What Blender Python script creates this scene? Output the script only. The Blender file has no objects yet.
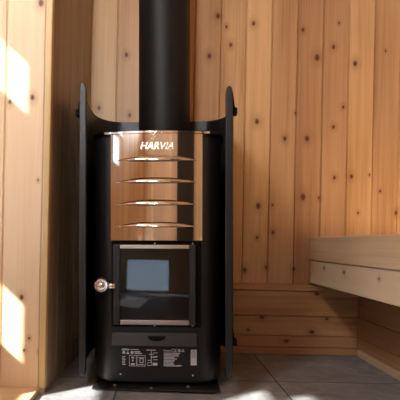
import bpy, bmesh, math, random
from mathutils import Vector, Matrix
random.seed(7)
C = bpy.context.scene.collection
S = bpy.context.scene
R = math.radians
PI = math.pi

# ------------------------------------------------------------------ camera, sky, sun, lights, exposure
cam_d = bpy.data.cameras.new('camera'); cam = bpy.data.objects.new('camera', cam_d); C.objects.link(cam)
cam_d.sensor_width = 36; cam_d.sensor_fit = 'HORIZONTAL'
cam_d.lens = 36 * 480 / 400
cam_d.shift_x = 0.100          # the photo is an off-centre crop
cam_d.shift_y = 0.105
cam_d.clip_start = 0.02
EYE = Vector((0, 0, 0.435))
ROLL = R(1.2)
cam.matrix_world = Matrix.Translation(EYE) @ Matrix.Rotation(R(90), 4, 'X') @ Matrix.Rotation(ROLL, 4, 'Z')
S.camera = cam

w = bpy.data.worlds.new('sky'); S.world = w; w.use_nodes = True
bg = w.node_tree.nodes['Background']
bg.inputs[0].default_value = (0.62, 0.78, 1.0, 1); bg.inputs[1].default_value = 3.6

SUN_DIR = Vector((1.0, 0.8, -0.9)).normalized()
sd = bpy.data.lights.new('sun', 'SUN'); so = bpy.data.objects.new('sun', sd); C.objects.link(so)
sd.energy = 18; sd.angle = R(1.5); sd.color = (1.0, 0.95, 0.86)
so.rotation_euler = SUN_DIR.to_track_quat('-Z', 'Y').to_euler(); so.location = (-3, -2, 3)

def area(name, loc, direction, sx, sy, power, color):
    d = bpy.data.lights.new(name, 'AREA'); o = bpy.data.objects.new(name, d); C.objects.link(o)
    d.shape = 'RECTANGLE'; d.size = sx; d.size_y = sy; d.energy = power; d.color = color
    o.location = loc; o.rotation_euler = Vector(direction).to_track_quat('-Z', 'Y').to_euler()
    return o
area('daylight_left_window', (-0.80, 0.12, 1.87), (1, 0.15, -0.35), 0.28, 0.80, 35, (1.0, 0.97, 0.92))
rw = area('rear_fill_left_wall', (-0.49, -1.31, 1.70), (-0.20, 1, -0.14), 0.34, 0.46, 7.5, (0.97, 0.97, 1.0))  # added lamp behind the camera, narrowed and aimed to lift the left front wall

rw.data.spread = R(56)

S.view_settings.view_transform = 'Standard'
S.view_settings.look = 'None'
S.view_settings.gamma = 1
S.view_settings.use_curve_mapping = False
S.view_settings.exposure = 0.35

# ------------------------------------------------------------------ helpers
def prop(o, label=None, cat=None, group=None, kind=None):
    if label: o['label'] = label
    if cat: o['category'] = cat
    if group: o['group'] = group
    if kind: o['kind'] = kind
    return o

def thing(name, label, cat, loc=(0, 0, 0), rot=(0, 0, 0), group=None):
    o = bpy.data.objects.new(name, None); C.objects.link(o)
    o.location = loc; o.rotation_euler = rot; o.empty_display_size = 0.05
    return prop(o, label, cat, group)

def obj(name, bm, mat, parent=None, smooth=None, bevel=0, segs=2):
    bmesh.ops.recalc_face_normals(bm, faces=bm.faces[:])
    me = bpy.data.meshes.new(name); bm.to_mesh(me); bm.free()
    o = bpy.data.objects.new(name, me); C.objects.link(o)
    for m in (mat if isinstance(mat, (list, tuple)) else [mat]): me.materials.append(m)
    if parent: o.parent = parent
    if bevel:
        b = o.modifiers.new('bevel', 'BEVEL'); b.width = bevel; b.segments = segs; b.limit_method = 'ANGLE'; b.angle_limit = R(35)
        b.harden_normals = False
    if smooth is not None:
        for p in me.polygons: p.use_smooth = True
        me.set_sharp_from_angle(angle=R(smooth))
    return o

def box(bm, x0, x1, y0, y1, z0, z1, mi=0):
    v = [bm.verts.new(p) for p in ((x0,y0,z0),(x1,y0,z0),(x1,y1,z0),(x0,y1,z0),(x0,y0,z1),(x1,y0,z1),(x1,y1,z1),(x0,y1,z1))]
    fs = []
    for f in ((0,3,2,1),(4,5,6,7),(0,1,5,4),(1,2,6,5),(2,3,7,6),(3,0,4,7)):
        fc = bm.faces.new([v[i] for i in f]); fc.material_index = mi; fs.append(fc)
    return v
def boxed(*a):
    bm = bmesh.new(); box(bm, *a); return bm

def prism(bm, pts, axis, a, b, mi=0):
    """closed outline pts (2D) extruded along axis from a to b."""
    def P(p, t):
        if axis == 'x': return (t, p[0], p[1])
        if axis == 'y': return (p[0], t, p[1])
        return (p[0], p[1], t)
    lo = [bm.verts.new(P(p, a)) for p in pts]; hi = [bm.verts.new(P(p, b)) for p in pts]
    n = len(pts)
    for i in range(n):
        f = bm.faces.new((lo[i], lo[(i+1) % n], hi[(i+1) % n], hi[i])); f.material_index = mi
    f = bm.faces.new(lo[::-1]); f.material_index = mi
    f = bm.faces.new(hi); f.material_index = mi

def lathe(bm, prof, seg=32, center=(0, 0, 0), axis='z'):
    """prof: list of (r, t) along the axis; capped."""
    rings = []
    cx, cy, cz = center
    for r, t in prof:
        ring = []
        for i in range(seg):
            a = 2*PI*i/seg; u, v = r*math.cos(a), r*math.sin(a)
            p = {'z': (cx+u, cy+v, cz+t), 'y': (cx+u, cy+t, cz+v), 'x': (cx+t, cy+u, cz+v)}[axis]
            ring.append(bm.verts.new(p))
        rings.append(ring)
    for a, b in zip(rings, rings[1:]):
        for i in range(seg):
            bm.faces.new((a[i], a[(i+1) % seg], b[(i+1) % seg], b[i]))
    bm.faces.new(rings[0][::-1]); bm.faces.new(rings[-1])

def ribbon(bm, pts, t, z0, z1):
    """open plan polyline pts (x,y) given thickness t and height z0..z1"""
    n = len(pts); L = []; Rr = []
    for i in range(n):
        a = Vector(pts[max(i-1, 0)]); b = Vector(pts[min(i+1, n-1)])
        d = (b-a).normalized(); nrm = Vector((-d.y, d.x))
        p = Vector(pts[i]); L.append(p+nrm*t/2); Rr.append(p-nrm*t/2)
    prism(bm, [tuple(p) for p in L] + [tuple(p) for p in Rr[::-1]], 'z', z0, z1)

def text_bm(s, size, depth, shear=0, offset=0, spacing=1.0):
    c = bpy.data.curves.new('lettering', 'FONT'); c.body = s; c.size = size; c.extrude = depth; c.shear = shear; c.offset = offset
    c.align_x = 'CENTER'; c.align_y = 'CENTER'; c.space_character = spacing; c.resolution_u = 3
    o = bpy.data.objects.new('lettering', c); C.objects.link(o)
    dg = bpy.context.evaluated_depsgraph_get(); me = bpy.data.meshes.new_from_object(o.evaluated_get(dg))
    bm = bmesh.new(); bm.from_mesh(me)
    bpy.data.objects.remove(o); bpy.data.meshes.remove(me); bpy.data.curves.remove(c)
    return bm

# ------------------------------------------------------------------ materials
class NT:
    def __init__(s, name):
        s.m = bpy.data.materials.new(name); s.m.use_nodes = True
        s.t = s.m.node_tree; s.N = s.t.nodes; s.L = s.t.links
        s.b = s.N['Principled BSDF']
    def n(s, typ, **k):
        x = s.N.new(typ)
        for a, v in k.items(): setattr(x, a, v)
        return x
    def link(s, a, b): s.L.new(a, b)
    def val(s, sock, v):
        if isinstance(v, bpy.types.NodeSocket): s.link(v, sock)
        else: sock.default_value = v
    def math(s, op, a, b=None, c=None, clamp=False):
        x = s.n('ShaderNodeMath', operation=op, use_clamp=clamp)
        s.val(x.inputs[0], a)
        if b is not None: s.val(x.inputs[1], b)
        if c is not None: s.val(x.inputs[2], c)
        return x.outputs[0]
    def mix(s, f, a, b, mode='MIX'):
        x = s.n('ShaderNodeMix', data_type='RGBA', blend_type=mode)
        s.val(x.inputs[0], f); s.val(x.inputs[6], a); s.val(x.inputs[7], b)
        return x.outputs[2]
    def ramp(s, f, stops):
        x = s.n('ShaderNodeValToRGB'); s.link(f, x.inputs[0])
        e = x.color_ramp.elements
        while len(e) < len(stops): e.new(0.5)
        for q, (p, c) in zip(e, stops): q.position = p; q.color = c if len(c) == 4 else (*c, 1)
        return x.outputs[0]
    def noise(s, vec, scale, detail=3, rough=0.5, dist=0):
        x = s.n('ShaderNodeTexNoise'); s.link(vec, x.inputs['Vector'])
        x.inputs['Scale'].default_value = scale; x.inputs['Detail'].default_value = detail
        x.inputs['Roughness'].default_value = rough; x.inputs['Distortion'].default_value = dist
        return x.outputs[0]
    def comb(s, a, b, c):
        x = s.n('ShaderNodeCombineXYZ')
        for i, v in enumerate((a, b, c)): s.val(x.inputs[i], v)
        return x.outputs[0]
    def setp(s, **k):
        for a, v in k.items(): s.val(s.b.inputs[a.replace('_', ' ')], v)

def wood(name, along, across, width, off, knots=(), light=(0.73, 0.475, 0.26), dark=(0.49, 0.275, 0.13), var=0.5, rough=0.45, seed=0.0):
    """pine boards: 'along' the grain axis, 'across' the board axis; knots = (across, along, radius)"""
    k = NT(name)
    tc = k.n('ShaderNodeTexCoord'); sp = k.n('ShaderNodeSeparateXYZ'); k.link(tc.outputs['Object'], sp.inputs[0])
    A = sp.outputs['XYZ'.index(along)]; X = sp.outputs['XYZ'.index(across)]
    other = [c for c in 'XYZ' if c not in (along, across)][0]; O = sp.outputs['XYZ'.index(other)]
    bid = k.math('FLOOR', k.math('DIVIDE', k.math('SUBTRACT', X, off), width))
    wn = k.n('ShaderNodeTexWhiteNoise', noise_dimensions='1D'); k.link(k.math('ADD', bid, seed + 0.37), wn.inputs['W'])
    rnd = wn.outputs['Value']
    # knots: smallest normalised distance, and a sideways push of the grain round each
    md = None; push = None
    for (kx, ka, r) in knots:
        dx = k.math('SUBTRACT', X, kx); da = k.math('MULTIPLY', k.math('SUBTRACT', A, ka), 0.72)
        d = k.math('DIVIDE', k.math('SQRT', k.math('ADD', k.math('MULTIPLY', dx, dx), k.math('MULTIPLY', da, da))), r)
        md = d if md is None else k.math('MINIMUM', md, d)
        g = k.math('DIVIDE', dx, k.math('ADD', k.math('MULTIPLY', k.math('MULTIPLY', d, d), 0.6), 1.0))
        push = g if push is None else k.math('ADD', push, g)
    Xw = X if push is None else k.math('SUBTRACT', X, k.math('MULTIPLY', push, 0.7))
    Xw = k.math('ADD', Xw, k.math('MULTIPLY', rnd, 3.1))
    v1 = k.comb(k.math('MULTIPLY', Xw, 26.0), k.math('MULTIPLY', A, 0.85), k.math('ADD', k.math('MULTIPLY', rnd, 37.0), k.math('MULTIPLY', O, 6)))
    n1 = k.noise(v1, 1.0, 3, 0.55, 0.25)
    v2 = k.comb(k.math('MULTIPLY', Xw, 210.0), k.math('MULTIPLY', A, 2.4), k.math('ADD', k.math('MULTIPLY', rnd, 11.0), k.math('MULTIPLY', O, 60)))
    n2 = k.noise(v2, 1.0, 3, 0.6)
    v3 = k.comb(k.math('MULTIPLY', Xw, 5.0), k.math('MULTIPLY', A, 1.1), k.math('MULTIPLY', rnd, 23.0))
    n3 = k.noise(v3, 1.0, 2, 0.5)
    g = k.math('ADD', k.math('MULTIPLY', n1, 0.62), k.math('MULTIPLY', n2, 0.38))
    g = k.math('ADD', g, k.math('MULTIPLY', k.math('SUBTRACT', n3, 0.5), 0.6))
    col = k.ramp(g, [(0.34, light), (0.53, tuple(0.6*a+0.4*b for a, b in zip(light, dark))), (0.70, dark)])
    shade = k.math('ADD', 1.0 - var*0.30, k.math('MULTIPLY', rnd, var*0.6))
    hs = k.n('ShaderNodeHueSaturation'); k.link(col, hs.inputs['Color']); k.link(shade, hs.inputs['Value'])
    k.link(k.math('ADD', 0.494, k.math('MULTIPLY', rnd, 0.012)), hs.inputs['Hue']); hs.inputs['Saturation'].default_value = 1.0
    col = hs.outputs[0]
    if md is not None:
        md2 = k.math('ADD', md, k.math('MULTIPLY', k.math('SUBTRACT', n2, 0.5), 0.5))
        halo = k.ramp(k.math('DIVIDE', md2, 4.0), [(0.10, (0.75,)*3), (0.40, (0.26,)*3), (0.95, (0, 0, 0))])
        col = k.mix(halo, col, (0.30, 0.125, 0.05, 1))
        core = k.ramp(k.math('DIVIDE', md2, 4.0), [(0.14, (0.92,)*3), (0.27, (0, 0, 0))])
        col = k.mix(core, col, (0.12, 0.045, 0.022, 1))
    k.link(col, k.b.inputs['Base Color'])
    k.setp(Roughness=rough); k.b.inputs['Specular IOR Level'].default_value = 0.3
    bp = k.n('ShaderNodeBump'); bp.inputs['Strength'].default_value = 0.12; bp.inputs['Distance'].default_value = 0.002
    k.link(g, bp.inputs['Height']); k.link(bp.outputs[0], k.b.inputs['Normal'])
    return k.m

def black_paint(name, base=(0.009, 0.009, 0.009), rough=0.42, spec=0.5):
    k = NT(name); tc = k.n('ShaderNodeTexCoord')
    n = k.noise(tc.outputs['Object'], 900, 2, 0.6); n2 = k.noise(tc.outputs['Object'], 9, 3, 0.6)
    k.link(k.mix(n2, (*[c*0.8 for c in base], 1), (*[c*1.25 for c in base], 1)), k.b.inputs['Base Color'])
    k.setp(Roughness=k.math('ADD', rough-0.05, k.math('MULTIPLY', n2, 0.1)))
    k.b.inputs['Specular IOR Level'].default_value = spec
    bp = k.n('ShaderNodeBump'); bp.inputs['Strength'].default_value = 0.05; bp.inputs['Distance'].default_value = 0.0006
    k.link(n, bp.inputs['Height']); k.link(bp.outputs[0], k.b.inputs['Normal'])
    return k.m

def metal(name, base, rough):
    k = NT(name); tc = k.n('ShaderNodeTexCoord'); n = k.noise(tc.outputs['Object'], 14, 2, 0.5)
    k.setp(Metallic=1.0, Base_Color=(*base, 1), Roughness=k.math('ADD', rough, k.math('MULTIPLY', n, 0.03)))
    return k.m

def plain(name, col, rough=0.5, spec=0.4):
    k = NT(name); tc = k.n('ShaderNodeTexCoord'); n = k.noise(tc.outputs['Object'], 60, 2, 0.5)
    k.link(k.mix(n, (*[c*0.92 for c in col], 1), (*[min(1, c*1.06) for c in col], 1)), k.b.inputs['Base Color'])
    k.setp(Roughness=rough); k.b.inputs['Specular IOR Level'].default_value = spec
    return k.m

def pane(name, tint, ior=1.5):
    k = NT(name); out = k.N['Material Output']; gr = 0.02 if ior < 1.5 else 0.03
    tr = k.n('ShaderNodeBsdfTransparent'); tr.inputs[0].default_value = (*tint, 1)
    gl = k.n('ShaderNodeBsdfGlossy'); gl.inputs['Roughness'].default_value = gr
    lw = k.n('ShaderNodeLayerWeight'); lw.inputs['Blend'].default_value = 0.5
    f0 = ((ior-1)/(ior+1))**2
    fr = k.math('ADD', k.math('MULTIPLY', k.math('POWER', lw.outputs['Facing'], 5.0), 1-f0), f0)
    mx = k.n('ShaderNodeMixShader'); k.link(fr, mx.inputs[0]); k.link(tr.outputs[0], mx.inputs[1]); k.link(gl.outputs[0], mx.inputs[2])
    k.link(mx.outputs[0], out.inputs['Surface'])
    return k.m

def slate():
    k = NT('slate_tiles'); tc = k.n('ShaderNodeTexCoord'); sp = k.n('ShaderNodeSeparateXYZ'); k.link(tc.outputs['Object'], sp.inputs[0])
    T = 0.497
    gx = k.math('DIVIDE', k.math('SUBTRACT', sp.outputs[0], 0.379), T); gy = k.math('DIVIDE', k.math('SUBTRACT', sp.outputs[1], 1.526), T)
    wn = k.n('ShaderNodeTexWhiteNoise', noise_dimensions='2D'); k.link(k.comb(k.math('FLOOR', gx), k.math('FLOOR', gy), 0), wn.inputs['Vector'])
    r = wn.outputs['Value']
    def edge(g):
        f = k.math('FRACT', g); return k.math('MULTIPLY', k.math('MINIMUM', f, k.math('SUBTRACT', 1.0, f)), T)
    e = k.math('MINIMUM', edge(gx), edge(gy))
    joint = k.math('LESS_THAN', e, 0.0022)
    pos = k.n('ShaderNodeVectorMath', operation='ADD'); k.link(tc.outputs['Object'], pos.inputs[0]); k.link(wn.outputs['Color'], pos.inputs[1])
    P = pos.outputs[0]
    n1 = k.noise(P, 7, 5, 0.6, 0.8); n2 = k.noise(P, 40, 4, 0.65, 0.4)
    layers = k.math('FRACT', k.math('MULTIPLY', n1, 7.0))
    col = k.ramp(k.math('ADD', k.math('MULTIPLY', n1, 0.6), k.math('MULTIPLY', n2, 0.4)), [(0.3, (0.15, 0.155, 0.165)), (0.5, (0.27, 0.275, 0.29)), (0.72, (0.44, 0.445, 0.46))])
    hs = k.n('ShaderNodeHueSaturation'); k.link(col, hs.inputs['Color']); k.link(k.math('ADD', 0.85, k.math('MULTIPLY', r, 0.3)), hs.inputs['Value'])
    k.link(k.mix(joint, hs.outputs[0], (0.018, 0.016, 0.015, 1)), k.b.inputs['Base Color'])
    k.setp(Roughness=k.math('ADD', 0.38, k.math('MULTIPLY', n2, 0.3))); k.b.inputs['Specular IOR Level'].default_value = 0.4
    h = k.math('ADD', k.math('MULTIPLY', layers, 0.35), k.math('ADD', n2, k.math('MULTIPLY', joint, -2.5)))
    bp = k.n('ShaderNodeBump'); bp.inputs['Strength'].default_value = 0.8; bp.inputs['Distance'].default_value = 0.003
    k.link(h, bp.inputs['Height']); k.link(bp.outputs[0], k.b.inputs['Normal'])
    return k.m

# photographed knots, worked out once as wall coordinates: (x, y) seen -> (across, height) on a plane at distance D
def seen(lst, D):
    out = []
    for x, y, s in lst:
        dx, dy = x-160, y-242
        X = (dx + dy*math.sin(ROLL))*D/480; Z = 0.435 - (dy - dx*math.sin(ROLL))*D/480
        out.append((round(X, 3), round(Z, 3), round(s*D/480*0.85, 4)))
    return out

BW = 1.92           # face of the back wall
LW = 1.36           # face of the left front wall
back_knots = seen([(218,16,2.5),(226.5,27,1.5),(231,45,2),(209.5,56,2.5),(253.5,23.5,2.2),(303,30,2),(317,57.5,3),(333.5,47,2),(339,23,1.2),
    (355,63.5,2.5),(385.6,51,1),(343,107,1.5),(257,121.5,2.6),(285,138.5,2.2),(307,138.5,2.8),(258.3,206,2.7),(303,197,3.2),(295.5,113,1.3),
    (272.6,205,1.2),(333.4,127,1.8),(334.4,177.6,1.8),(351.3,176.6,2),(380,191,1.2),(358,213,1.2),(319,198,1.6),(369.5,175,1),
    (396,213,2),(244.6,270,2.2),(294,269,2),(257,237.7,1.6),(273,232.5,2.0),(266,267.4,1.6),(126.5,54.7,2),(99,108,1.8),(129.6,115.4,1.8)], BW)
low_knots = [(z, x, r) for x, z, r in seen([(262,317.5,2.2),(312,332,2.3),(286.5,341,2.5),(327,319,1.8),(248,330,1.5),(317,294,2.4)], BW-0.02)]
left_knots = seen([(41,3,3.2),(32.5,97.5,2.4),(10,102,2.0),(21.5,297.5,2.4),(29,338,1.3),(24,350.5,1.5),(38,180,1.0),(39,352,1.2)], LW)

M_back = wood('pine_back_wall', 'Z', 'X', 0.103, 0.225-0.103*10, back_knots, seed=3)
M_low = wood('reddish_shaded_low_boards', 'X', 'Z', 0.0797, -0.0065, low_knots, light=(0.64, 0.38, 0.20), dark=(0.42, 0.215, 0.10), seed=11)  # darker, redder boards: shade low on the wall put into the colour
M_left = wood('lit_pine_left_wall', 'Z', 'X', 0.1105, -0.335-0.1105*10, left_knots, light=(0.80, 0.585, 0.385), dark=(0.66, 0.43, 0.25), seed=5, var=0.2)  # paler than the back wall pine, window light put into its colour
M_side = wood('pine_side_wall', 'Z', 'Y', 0.103, 0.03, (), seed=7)
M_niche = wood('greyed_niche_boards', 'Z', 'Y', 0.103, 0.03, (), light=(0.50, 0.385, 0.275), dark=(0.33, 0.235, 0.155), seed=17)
M_ceil = wood('pine_ceiling', 'Y', 'X', 0.103, 0.02, (), seed=9)
M_trim = wood('pine_trim', 'Z', 'X', 0.4, -0.6, (), light=(0.70, 0.50, 0.27), dark=(0.58, 0.37, 0.17), var=0.1, seed=2)
M_bench = wood('pale_bench_wood', 'Y', 'Z', 0.2, 0.376-0.2, (), light=(0.84, 0.64, 0.41), dark=(0.68, 0.47, 0.27), var=0.15, seed=4)
M_rail = wood('pale_bench_rail_wood', 'Y', 'Z', 0.3, 0.2, [(0.353, 1.75, 0.005), (0.349, 1.56, 0.006), (0.347, 1.31, 0.004)], light=(0.88, 0.71, 0.49), dark=(0.76, 0.57, 0.36), var=0.1, seed=6)
M_base = wood('reddish_shaded_bench_base', 'Y', 'Z', 0.0797, -0.0065, (), light=(0.64, 0.38, 0.20), dark=(0.42, 0.215, 0.10), seed=8)  # same darkening, standing in for shade beneath the bench
M_step = wood('pine_threshold', 'X', 'Y', 0.5, 0.9, (), light=(0.68, 0.48, 0.30), dark=(0.56, 0.36, 0.2), var=0.1, seed=1)
M_slate = slate()
M_black = black_paint('black_stove_paint')
M_sheath = black_paint('black_sheath_paint', (0.011, 0.0107, 0.011), 0.42, 0.5)
M_pipe = black_paint('black_pipe_paint', (0.007, 0.0068, 0.007), 0.5, 0.25)
M_door = black_paint('dark_grey_door_paint', (0.017, 0.017, 0.018), 0.38, 0.5)
M_matt = plain('matt_black', (0.008, 0.0075, 0.007), 0.9, 0.1)  # near-black matt finish for door backing, louvre undersides, drawer pull and clips
M_steel = metal('polished_steel', (0.92, 0.91, 0.89), 0.04)
M_rail_s = metal('brushed_steel', (0.55, 0.50, 0.46), 0.16)
M_letter = metal('satin_steel', (0.92, 0.90, 0.86), 0.42)
M_knob = metal('bright_knob_metal', (0.93, 0.93, 0.93), 0.2)
M_chrome = metal('chrome', (0.88, 0.88, 0.88), 0.06)
M_screw = metal('bright_screw', (0.85, 0.84, 0.82), 0.25)
M_print = plain('white_print', (0.62, 0.63, 0.64), 0.6)
M_plate = plain('black_rating_plate', (0.012, 0.012, 0.013), 0.35)
M_stick = plain('white_sticker', (0.62, 0.63, 0.64), 0.5)
M_greyp = plain('grey_print', (0.30, 0.31, 0.32), 0.5)
M_dark_panel = plain('dark_panel_finish', (0.02, 0.018, 0.017), 0.4)
M_glass = pane('stove_glass', (0.45, 0.43, 0.42), 1.55)
M_wglass = pane('window_glass', (0.97, 0.98, 0.98), 1.45)

# ------------------------------------------------------------------ setting
XL, XR, YR, H = -0.75, 1.02, -1.25, 2.10

def planks(name, mat, xs, y_face, z0, z1, th=0.014, axis='X', sign=1, groove=0.0042, gdepth=0.007):
    """tongue-and-groove panelling with V joints; boards between successive xs, face towards -y (or along axis)"""
    bm = bmesh.new(); prof = []
    n = len(xs)-1
    for i in range(n):
        a, b = xs[i], xs[i+1]
        prof += [(a+0.0008, y_face+gdepth), (a+groove, y_face), (b-groove, y_face), (b-0.0008, y_face+gdepth)]
    prof += [(xs[-1], y_face+th), (xs[0], y_face+th)]
    return prof
def seqs(a, b, w, off):
    xs = [a]; i = math.ceil((a-off)/w + 0.02)
    while off+i*w < b-0.005: xs.append(off+i*w); i += 1
    return xs+[b]

# floor
prop(obj('floor', boxed(XL-0.04, XR+0.06, YR-0.06, BW+0.06, -0.05, 0), M_slate), kind='structure')
prop(obj('ceiling', boxed(XL-0.04, XR+0.06, YR-0.06, BW+0.06, H, H+0.05), M_ceil), kind='structure')

# back wall: upright boards above, lying boards below under a ledge
pr = planks('b', None, seqs(-0.34, XR+0.04, 0.103, 0.225), BW, 0, 0, 0.05)
bm = bmesh.new(); prism(bm, pr, 'z', 0.0, H)
prop(obj('wall_back', bm, M_back), kind='structure')
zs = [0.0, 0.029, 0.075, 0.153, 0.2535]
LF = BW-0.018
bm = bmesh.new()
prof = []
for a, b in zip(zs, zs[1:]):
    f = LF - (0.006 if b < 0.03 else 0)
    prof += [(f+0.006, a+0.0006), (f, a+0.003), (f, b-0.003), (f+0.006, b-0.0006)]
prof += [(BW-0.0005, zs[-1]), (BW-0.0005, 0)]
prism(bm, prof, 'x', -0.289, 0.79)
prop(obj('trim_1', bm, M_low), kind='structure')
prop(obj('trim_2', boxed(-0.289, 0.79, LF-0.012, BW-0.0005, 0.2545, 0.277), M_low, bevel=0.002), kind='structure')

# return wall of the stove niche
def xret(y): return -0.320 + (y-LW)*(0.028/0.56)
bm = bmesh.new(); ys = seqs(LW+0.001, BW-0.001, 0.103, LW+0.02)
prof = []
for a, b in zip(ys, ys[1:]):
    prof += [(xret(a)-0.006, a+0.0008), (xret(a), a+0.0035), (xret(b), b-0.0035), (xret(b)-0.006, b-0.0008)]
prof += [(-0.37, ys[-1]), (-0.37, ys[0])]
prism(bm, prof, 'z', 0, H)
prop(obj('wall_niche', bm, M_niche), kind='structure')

# left front wall
pr = planks('l', None, seqs(XL, -0.335, 0.1105, -0.335-0.1105*8), LW, 0, 0, 0.06)
bm = bmesh.new(); prism(bm, pr, 'z', 0.0, H)
prop(obj('wall_front_left', bm, M_left), kind='structure')
prop(obj('trim_3', boxed(-0.3345, -0.3165, LW-0.005, LW+0.02, 0.0155, H), M_trim, bevel=0.003), kind='structure')
prop(obj('trim_4', boxed(XL, -0.333, 1.06, LW+0.004, 0.0, 0.015), M_step, bevel=0.002), kind='structure')

# walls with openings (boards in the material's grooves)
def holed(name, axis, c, th, a0, a1, z0, z1, holes, mat):
    As = sorted({a0, a1, *[h[0] for h in holes], *[h[1] for h in holes]}); Zs = sorted({z0, z1, *[h[2] for h in holes], *[h[3] for h in holes]})
    bm = bmesh.new()
    for i in range(len(As)-1):
        for j in range(len(Zs)-1):
            am, zm = (As[i]+As[i+1])/2, (Zs[j]+Zs[j+1])/2
            if any(h[0] < am < h[1] and h[2] < zm < h[3] for h in holes): continue
            if axis == 'X': box(bm, min(c, c+th), max(c, c+th), As[i], As[i+1], Zs[j], Zs[j+1])
            else: box(bm, As[i], As[i+1], min(c, c+th), max(c, c+th), Zs[j], Zs[j+1])
    return prop(obj(name, bm, mat), kind='structure')
LWIN = [(1.045, 1.335, 1.115, 1.285), (1.045, 1.335, 0.41, 0.605), (0.40, 0.58, 0.84, 0.98), (0.26, 0.45, 1.015, 1.09), (0.78, 0.995, 0.36, 0.55), (-1.20, -0.62, 0.22, 0.42), (-0.30, 0.53, 1.72, 2.02)]  # unseen openings, shaped to throw sun patches; the last serves the left lamp
holed('wall_left', 'X', XL, -0.03, YR-0.03, LW+0.06, 0, H, LWIN, M_side)
prop(obj('wall_right', boxed(XR, XR+0.04, YR-0.03, BW+0.04, 0, H), M_side), kind='structure')
DARK_PANEL = (0.42, 0.96, 0.02, 1.95)  # dark leaf added out of view for the black area mirrored in the steel
RWIN = [(-0.56, -0.20, 0.02, 0.28), (-0.68, -0.31, 1.46, 1.95)]  # added openings: low one for the door glass reflection, high one for the lamp
M_rear = wood('pine_rear_wall', 'Z', 'X', 0.103, 0.0, (), light=(0.80, 0.61, 0.43), dark=(0.62, 0.43, 0.27), seed=13)  # paler pine, lightened to brighten its reflection in the steel panel
holed('wall_rear', 'Y', YR, -0.04, XL-0.03, XR+0.04, 0, H, [DARK_PANEL] + RWIN, M_rear)
def frame(bm, axis, c0, c1, a0, a1, z0, z1, t):
    for (p, q, r_, s_) in ((a0, a0+t, z0, z1), (a1-t, a1, z0, z1), (a0+t, a1-t, z0, z0+t), (a0+t, a1-t, z1-t, z1)):
        if axis == 'X': box(bm, c0, c1, p, q, r_, s_)
        else: box(bm, p, q, c0, c1, r_, s_)
for i, (a0, a1, z0, z1) in enumerate(LWIN):
    e = bpy.data.objects.new('window_%d' % (i+1), None); C.objects.link(e); e['kind'] = 'structure'
    bm = bmesh.new(); frame(bm, 'X', XL-0.022, XL+0.004, a0-0.012, a1+0.012, z0-0.012, z1+0.012, 0.0125)
    obj('window_frame', bm, M_trim, e)
    obj('pane', boxed(XL-0.014, XL-0.011, a0, a1, z0, z1), M_wglass, e)
e = bpy.data.objects.new('added_dark_panel_1', None); C.objects.link(e); e['kind'] = 'structure'
bm = bmesh.new(); frame(bm, 'Y', YR-0.038, YR+0.004, DARK_PANEL[0]-0.03, DARK_PANEL[1]+0.03, 0.0, DARK_PANEL[3]+0.03, 0.032)
obj('dark_panel_frame', bm, M_dark_panel, e)
obj('dark_panel_leaf', boxed(DARK_PANEL[0]+0.003, DARK_PANEL[1]-0.003, YR-0.03, YR-0.004, 0.033, DARK_PANEL[3]-0.003), M_dark_panel, e)
for i, (a0, a1, z0, z1) in enumerate(RWIN):
    e = bpy.data.objects.new('window_%d' % (i+1+len(LWIN)), None); C.objects.link(e); e['kind'] = 'structure'
    bm = bmesh.new(); frame(bm, 'Y', YR-0.03, YR+0.004, a0-0.012, a1+0.012, z0-0.012, z1+0.012, 0.0125)
    obj('window_frame', bm, M_trim, e)
    obj('pane', boxed(a0, a1, YR-0.018, YR-0.014, z0, z1), M_wglass, e)

# ------------------------------------------------------------------ bench
bench = thing('sauna_bench', 'pale timber sauna bench with a two-board front edge along the right side', 'bench', (0.594, 1.2, 0))
def bobj(name, b, mat, **k):
    o = obj(name, boxed(*b), mat, bench, **k)
    o.matrix_parent_inverse = Matrix.Translation((-0.594, -1.2, 0)); return o
YB0, YB1 = 0.25, BW-0.001
bobj('front_board', (0.594, 0.622, YB0, YB1, 0.376, 0.467), M_bench, bevel=0.004)
bobj('front_rail', (0.600, 0.626, YB0, YB1, 0.285, 0.375), M_rail, bevel=0.003)
for i in range(3):
    a = 0.626 + i*0.131
    bobj('seat_board', (a, a+0.125, YB0, YB1, 0.437, 0.465), M_bench, bevel=0.004)
for y in (0.5, 1.2, 1.82):
    bobj('bearer', (0.627, XR-0.002, y-0.022, y+0.022, 0.385, 0.436), M_bench)
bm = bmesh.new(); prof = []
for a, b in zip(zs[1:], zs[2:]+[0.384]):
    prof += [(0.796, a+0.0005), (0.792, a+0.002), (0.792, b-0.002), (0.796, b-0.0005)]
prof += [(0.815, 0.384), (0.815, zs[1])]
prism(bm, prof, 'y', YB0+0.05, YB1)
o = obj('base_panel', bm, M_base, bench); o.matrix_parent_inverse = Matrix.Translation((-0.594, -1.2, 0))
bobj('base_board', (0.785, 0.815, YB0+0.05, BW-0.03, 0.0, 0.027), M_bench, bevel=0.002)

# ------------------------------------------------------------------ stove (front faces local -Y)
TILT = (0, R(-1.1), R(-3.0))
ORG = (0.008, 1.63, 0.003)
stove = thing('wood_burning_stove', 'black sauna stove with polished steel louvred front and small glass door', 'stove', ORG, TILT)

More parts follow.
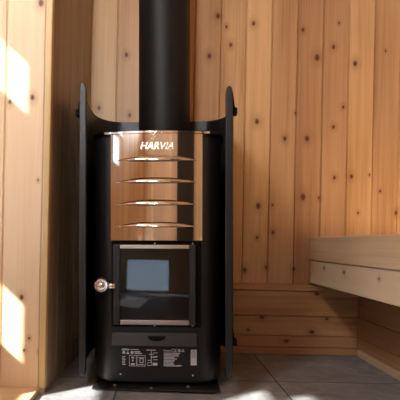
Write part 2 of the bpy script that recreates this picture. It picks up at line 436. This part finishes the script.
def front_plan():
    """half outline of the body, centre front to back"""
    pts = [(0.0, -0.205), (0.06, -0.205), (0.120, -0.2045), (0.136, -0.203)]
    for i in range(1, 9):
        t = i/8*PI/2
        pts.append((0.136+0.060*math.sin(t), -0.125-0.078*math.cos(t)))
    pts += [(0.196, 0.05)]
    for i in range(1, 7):
        t = i/6*PI/2
        pts.append((0.146+0.05*math.cos(t), 0.10+0.05*math.sin(t)))
    return pts
half = front_plan()
plan = half + [(-x, y) for x, y in half[::-1] if abs(x) > 1e-6]
bm = bmesh.new(); prism(bm, plan, 'z', 0.022, 0.748)
obj('body', bm, M_black, stove, smooth=30)
bm = bmesh.new(); prism(bm, [(x*0.93, y*0.93+0.004) for x, y in plan], 'z', 0.010, 0.0215)
obj('plinth', bm, M_black, stove, smooth=30)
# top plate with a chrome front edge
bm = bmesh.new(); prism(bm, [(x*1.022, y*1.015) for x, y in plan], 'z', 0.7485, 0.756)
obj('top_plate', bm, M_black, stove, smooth=30)
def bulge(x): return -0.2065 - 0.016*max(0, 1-(x/0.140)**2)
fr = []
for i in range(41):
    x = -0.136 + 0.272*i/40; fr.append((x, bulge(x)-0.0025))
side = [(x*1.03, y*1.03-0.001) for x, y in half[4:13]]
rim = [(-x, y) for x, y in side[::-1]] + fr + side
bm = bmesh.new(); ribbon(bm, rim, 0.004, 0.7515, 0.7575)
obj('rim', bm, M_chrome, stove, smooth=40)

# polished front panel, gently bowed
PZ0, PZ1 = 0.4365, 0.7505
bm = bmesh.new(); grid = []
NX, NZ = 48, 10
for j in range(NZ+1):
    z = PZ0+(PZ1-PZ0)*j/NZ
    grid.append([bm.verts.new((-0.136+0.272*i/NX, bulge(-0.136+0.272*i/NX), z)) for i in range(NX+1)])
for j in range(NZ):
    for i in range(NX):
        bm.faces.new((grid[j][i], grid[j][i+1], grid[j+1][i+1], grid[j+1][i]))
edge_e = [e for e in bm.edges if e.is_boundary]
ex = bmesh.ops.extrude_edge_only(bm, edges=edge_e)
for v in [g for g in ex['geom'] if isinstance(g, bmesh.types.BMVert)]: v.co.y += 0.003
panel = obj('front_panel', bm, M_steel, stove, smooth=40)
prop(panel, 'polished mirror steel front panel')
# louvres pressed out of it
for z in (0.673, 0.6085, 0.543, 0.478):
    bm = bmesh.new(); G = []
    n = 32; hw = 0.118
    for i in range(n+1):
        u = -1+2*i/n; x = u*hw; e = max(0, 1-abs(u)**2.6); col = []
        for j in range(7):
            t = j/6
            zz = z + 0.0135*e*(1-t) - 0.0005
            yy = bulge(x) - 0.0016 - 0.0085*e*math.sin(t*PI/2)
            col.append(bm.verts.new((x, yy, zz)))
        col.append(bm.verts.new((x, yy+0.0012*e, z-0.0035*e)))
        col.append(bm.verts.new((x, bulge(x)-0.0014, z-0.0025*e-0.001)))
        G.append(col)
    for a, b in zip(G, G[1:]):
        for j in range(8):
            f = bm.faces.new((a[j], b[j], b[j+1], a[j+1]))
            if j == 7: f.material_index = 1
    o = obj('louvre', bm, [M_steel, M_matt], panel, smooth=50)
bm = text_bm('HARVIA', 0.0275, 0.0013, shear=0.22, offset=0.0007, spacing=1.02)
bmesh.ops.transform(bm, matrix=Matrix.Translation((0.002, bulge(0)-0.0014, 0.7135)) @ Matrix.Rotation(R(90), 4, 'X'), verts=bm.verts)
for v in bm.verts: v.co.y += bulge(v.co.x)-bulge(0)
prop(obj('lettering', bm, M_letter, panel), 'raised steel lettering reading HARVIA')

# door
FY = -0.206
bm = bmesh.new()
box(bm, -0.133, 0.133, FY-0.003, FY-0.0004, 0.180, 0.434)
surround = obj('door_surround', bm, M_matt, stove)
door = obj('door', boxed(-0.127, 0.117, FY-0.012, FY-0.0035, 0.188, 0.424), M_matt, stove, bevel=0.002)
for a, b in ((-0.127, -0.106), (0.098, 0.117)):
    obj('stile', boxed(a, b, FY-0.019, FY-0.0125, 0.188, 0.424), M_door, door, bevel=0.003)
for a, b in ((0.188, 0.203), (0.411, 0.424)):
    prop(obj('rail', boxed(-0.1055, 0.0975, FY-0.018, FY-0.0125, a, b), M_rail_s, door, bevel=0.002), 'brushed steel rail of the door')
prop(obj('glass', boxed(-0.1055, 0.0975, FY-0.0165, FY-0.0130, 0.2035, 0.4105), M_glass, door), 'dark mirror-like glass pane')
bm = bmesh.new()
lathe(bm, [(0.010, 0.014), (0.019, 0.011), (0.0240, 0.002), (0.0235, -0.004), (0.019, -0.012), (0.0135, -0.0125), (0.012, -0.009), (0.007, -0.013), (0.002, -0.0145)], 14, (-0.157, FY-0.036, 0.306), 'y')
kn = prop(obj('knob', bm, M_knob, door), 'round faceted chrome knob')
bm = bmesh.new(); lathe(bm, [(0.0055, -0.136), (0.0055, -0.118)], 16, (0, FY-0.034, 0.304), 'x')
lathe(bm, [(0.009, -0.133), (0.009, -0.126)], 16, (0, FY-0.034, 0.304), 'x')
obj('knob_stem', bm, M_chrome, kn, smooth=40)
box_b = boxed(-0.1265, -0.1175, FY-0.040, FY-0.0195, 0.297, 0.311)
obj('latch', box_b, M_chrome, kn, bevel=0.002)
def screw(x, y, z, r=0.0032, parent=stove):
    bm = bmesh.new(); lathe(bm, [(r, 0), (r, -0.0015), (r*0.7, -0.0028), (r*0.1, -0.0031)], 14, (x, y, z), 'y')
    return prop(obj('screw', bm, M_screw, parent, smooth=40), 'bright screw head')
for x, z in ((-0.004, 0.4275), (0.108, 0.4275), (-0.004, 0.1845), (0.108, 0.1845)):
    screw(x, FY-0.003, z, 0.003)

# ash drawer with a scooped pull, label plate
bm = bmesh.new()
prism(bm, [(FY-0.0005, 0.119), (FY-0.016, 0.121), (FY-0.018, 0.126), (FY-0.0045, 0.163), (FY-0.0005, 0.164)], 'x', -0.132, 0.121)
dr = prop(obj('ash_drawer', bm, M_black, stove, bevel=0.0015), 'dark grey sloping ash drawer front')
bm = bmesh.new(); n = 20; A = []; Bq = []
for i in range(n+1):
    u = -1+2*i/n; x = 0.002+u*0.027; e = math.sqrt(max(0, 1-u*u))
    zt = 0.154; zb = zt-0.013*e
    yt = FY-0.0045-(0.163-zt)*0.365
    A.append(((x, yt-0.0015, zt), (x, yt-0.0015-(zt-zb)*0.365, zb)))
rows = [[bm.verts.new(p) for p in pr_] for pr_ in A]
rows2 = [[bm.verts.new((p[0], p[1]-0.003, p[2]+0.001)) for p in pr_] for pr_ in A]
for i in range(n):
    for q in (rows, rows2):
        bm.faces.new((q[i][0], q[i+1][0], q[i+1][1], q[i][1]))
    bm.faces.new((rows[i][1], rows[i+1][1], rows2[i+1][1], rows2[i][1]))
    bm.faces.new((rows[i][0], rows[i+1][0], rows2[i+1][0], rows2[i][0]))
bmesh.ops.remove_doubles(bm, verts=bm.verts[:], dist=1e-6)
obj('drawer_pull', bm, M_matt, dr)
plate = prop(obj('rating_plate', boxed(-0.105, 0.123, FY-0.0025, FY-0.0003, 0.060, 0.118), M_plate, stove), 'black rating plate with white print and symbols')
bm = bmesh.new()
PX0, PZT, PY = -0.105, 0.118, FY-0.0027
def pr_(x, z, w_, h_): box(bm, PX0+x, PX0+x+w_, PY-0.0003, PY+0.0001, PZT-z-h_, PZT-z)
def ring(x, z, w_, h_, t=0.0012):
    pr_(x, z, w_, t); pr_(x, z+h_-t, w_, t); pr_(x, z+t, t, h_-2*t); pr_(x+w_-t, z+t, t, h_-2*t)
pr_(0.003, 0.003, 0.022, 0.005); pr_(0.028, 0.004, 0.026, 0.0025)
for i, xx in enumerate((0.004, 0.016, 0.029)):          # round and three-cornered signs
    if i == 1:
        prism(bm, [(PX0+xx, PZT-0.019), (PX0+xx+0.010, PZT-0.019), (PX0+xx+0.005, PZT-0.010)], 'y', PY-0.0003, PY+0.0001)
    else:
        lathe(bm, [(0.0048, 0.0001), (0.0048, -0.0003)], 14, (PX0+xx+0.005, PY, PZT-0.0145), 'y')
pr_(0.041, 0.010, 0.017, 0.004); pr_(0.042, 0.0155, 0.021, 0.003)
rnd = random.Random(4)
for i in range(6): pr_(0.004, 0.026+i*0.0046, rnd.uniform(0.008, 0.015), 0.0022)
ring(0.025, 0.022, 0.022, 0.033); pr_(0.032, 0.027, 0.008, 0.005); pr_(0.034, 0.035, 0.004, 0.006); pr_(0.030, 0.046, 0.012, 0.006)
ring(0.048, 0.022, 0.026, 0.033); ring(0.056, 0.031, 0.012, 0.014, 0.002); pr_(0.051, 0.028, 0.020, 0.0016); pr_(0.051, 0.049, 0.020, 0.0018)
pr_(0.076, 0.005, 0.028, 0.003)
pr_(0.090, 0.010, 0.002, 0.034); pr_(0.084, 0.018, 0.014, 0.002); pr_(0.090, 0.027, 0.018, 0.002); pr_(0.080, 0.036, 0.012, 0.002)
for i in range(3): pr_(0.096, 0.014+i*0.010, 0.014, 0.0018)
ring(0.080, 0.043, 0.012, 0.010); pr_(0.095, 0.044, 0.014, 0.008)
pr_(0.128, 0.003, 0.0015, 0.007); pr_(0.131, 0.007, 0.018, 0.0025)
pr_(0.169, 0.003, 0.009, 0.008); pr_(0.183, 0.003, 0.003, 0.008); pr_(0.180, 0.0075, 0.009, 0.003); pr_(0.181, 0.003, 0.007, 0.002)
for i in range(10):
    pr_(0.128, 0.0135+i*0.0042, rnd.uniform(0.026, 0.050), 0.0023)
pr_(0.167, 0.050, 0.014, 0.0022)
obj('print', bm, M_print, plate)
bm = text_bm('CE', 0.0125, 0.0002, offset=0.0003, spacing=1.1)
bmesh.ops.transform(bm, matrix=Matrix.Translation((PX0+0.158, PY-0.0003, PZT-0.0072)) @ Matrix.Rotation(R(90), 4, 'X'), verts=bm.verts)
prop(obj('mark', bm, M_print, plate), 'white CE mark')
st = prop(obj('sticker', boxed(0.1025, 0.120, PY-0.0012, PY-0.0002, 0.0685, 0.1145), M_stick, plate), 'white upright sticker')
bm = bmesh.new()
for i in range(7): box(bm, 0.105, 0.1175, PY-0.0016, PY-0.0011, 0.0905+i*0.0032, 0.0917+i*0.0032)
obj('sticker_print', bm, M_greyp, st)
for x, z in ((-0.106, 0.038), (0.109, 0.038)): screw(x, FY+0.001, z, 0.0035)

# ------------------------------------------------------------------ floor plate under the stove
tray = thing('floor_plate', 'flat black steel plate on the slate floor under the stove', 'plate', ORG[:2] + (0.0,), TILT)
bm = bmesh.new(); prism(bm, [(-0.172, -0.246), (0.172, -0.246), (0.187, -0.236), (0.187, 0.02), (-0.187, 0.02), (-0.187, -0.236)], 'z', 0.003, 0.0085)
obj('plate', bm, M_sheath, tray, bevel=0.0015)
def up_bolt(x, y, parent):
    bm = bmesh.new(); lathe(bm, [(0.0052, 0.0086), (0.0052, 0.0115), (0.003, 0.0135), (0.0004, 0.014)], 14, (x, y, 0), 'z')
    return prop(obj('bolt', bm, M_screw, parent, smooth=40), 'bright bolt head')
up_bolt(-0.012, -0.236, tray); up_bolt(-0.122, -0.218, tray); up_bolt(0.095, -0.218, tray)

# ------------------------------------------------------------------ protective sheath
sheath = thing('protective_sheath', 'tall matt black U-shaped sheath standing around the stove back and sides', 'heat shield', ORG, TILT)
hp = [(-0.214, -0.246), (-0.222, -0.20), (-0.232, -0.13), (-0.2405, -0.06), (-0.2455, 0.0), (-0.2475, 0.05), (-0.248, 0.10)]
for i in range(1, 15):
    t = i/14*PI/2
    hp.append((-0.248+0.095*(1-math.cos(t)), 0.10+0.135*math.sin(t)))
spts = hp + [(0.0, 0.236)] + [(-x, y) for x, y in hp[::-1]]
SB, ST = 0.045, 0.899
bm = bmesh.new(); ribbon(bm, spts, 0.003, SB, ST)
for v in bm.verts:                      # the upper front corners are rounded off
    if v.co.z > ST-0.001 and v.co.y < -0.08:
        v.co.z -= 0.032*((-0.08-v.co.y)/0.166)**2
obj('sheet', bm, M_sheath, sheath, smooth=40)
for s, ST in ((-1, 0.892), (1, 0.876)):
    o2 = [(-0.0105, SB+0.02), (-0.0075, SB+0.002), (0.0075, SB+0.002), (0.0105, SB+0.02), (0.0105, ST-0.022), (0.0075, ST-0.006), (0.003, ST), (-0.003, ST), (-0.0075, ST-0.006), (-0.0105, ST-0.022)]
    bm = bmesh.new(); prism(bm, [(s*0.210+x, z) for x, z in o2], 'y', -0.260, -0.2475)
    obj('edge_strip', bm, M_sheath, sheath, smooth=60, bevel=0.006, segs=4)
    for z in (0.80, 0.135):
        bm = bmesh.new()
        xa, xb = sorted((s*0.2215, s*0.2345))
        box(bm, xa, xb, -0.244, -0.215, z, z+0.018)
        o3 = [(s*0.2215, z+0.0185), (s*0.228, z+0.0185), (s*0.2215, z+0.062)]
        prism(bm, o3, 'y', -0.243, -0.23)
        obj('clip', bm, M_matt, sheath)
# ------------------------------------------------------------------ chimney pipe
pipe = thing('chimney_pipe', 'wide black chimney pipe rising from the stove top', 'stove pipe', (0.008, 1.65, 0.763), (0, R(-1.1), 0))
bm = bmesh.new(); lathe(bm, [(0.088, 0.0), (0.088, H-0.763+0.02)], 64, (0, 0, 0), 'z')
obj('pipe', bm, M_pipe, pipe, smooth=40)
bm = bmesh.new(); lathe(bm, [(0.094, 0.0), (0.094, 0.012), (0.0885, 0.016)], 64, (0, 0, 0), 'z')
obj('collar', bm, M_pipe, pipe, smooth=40)
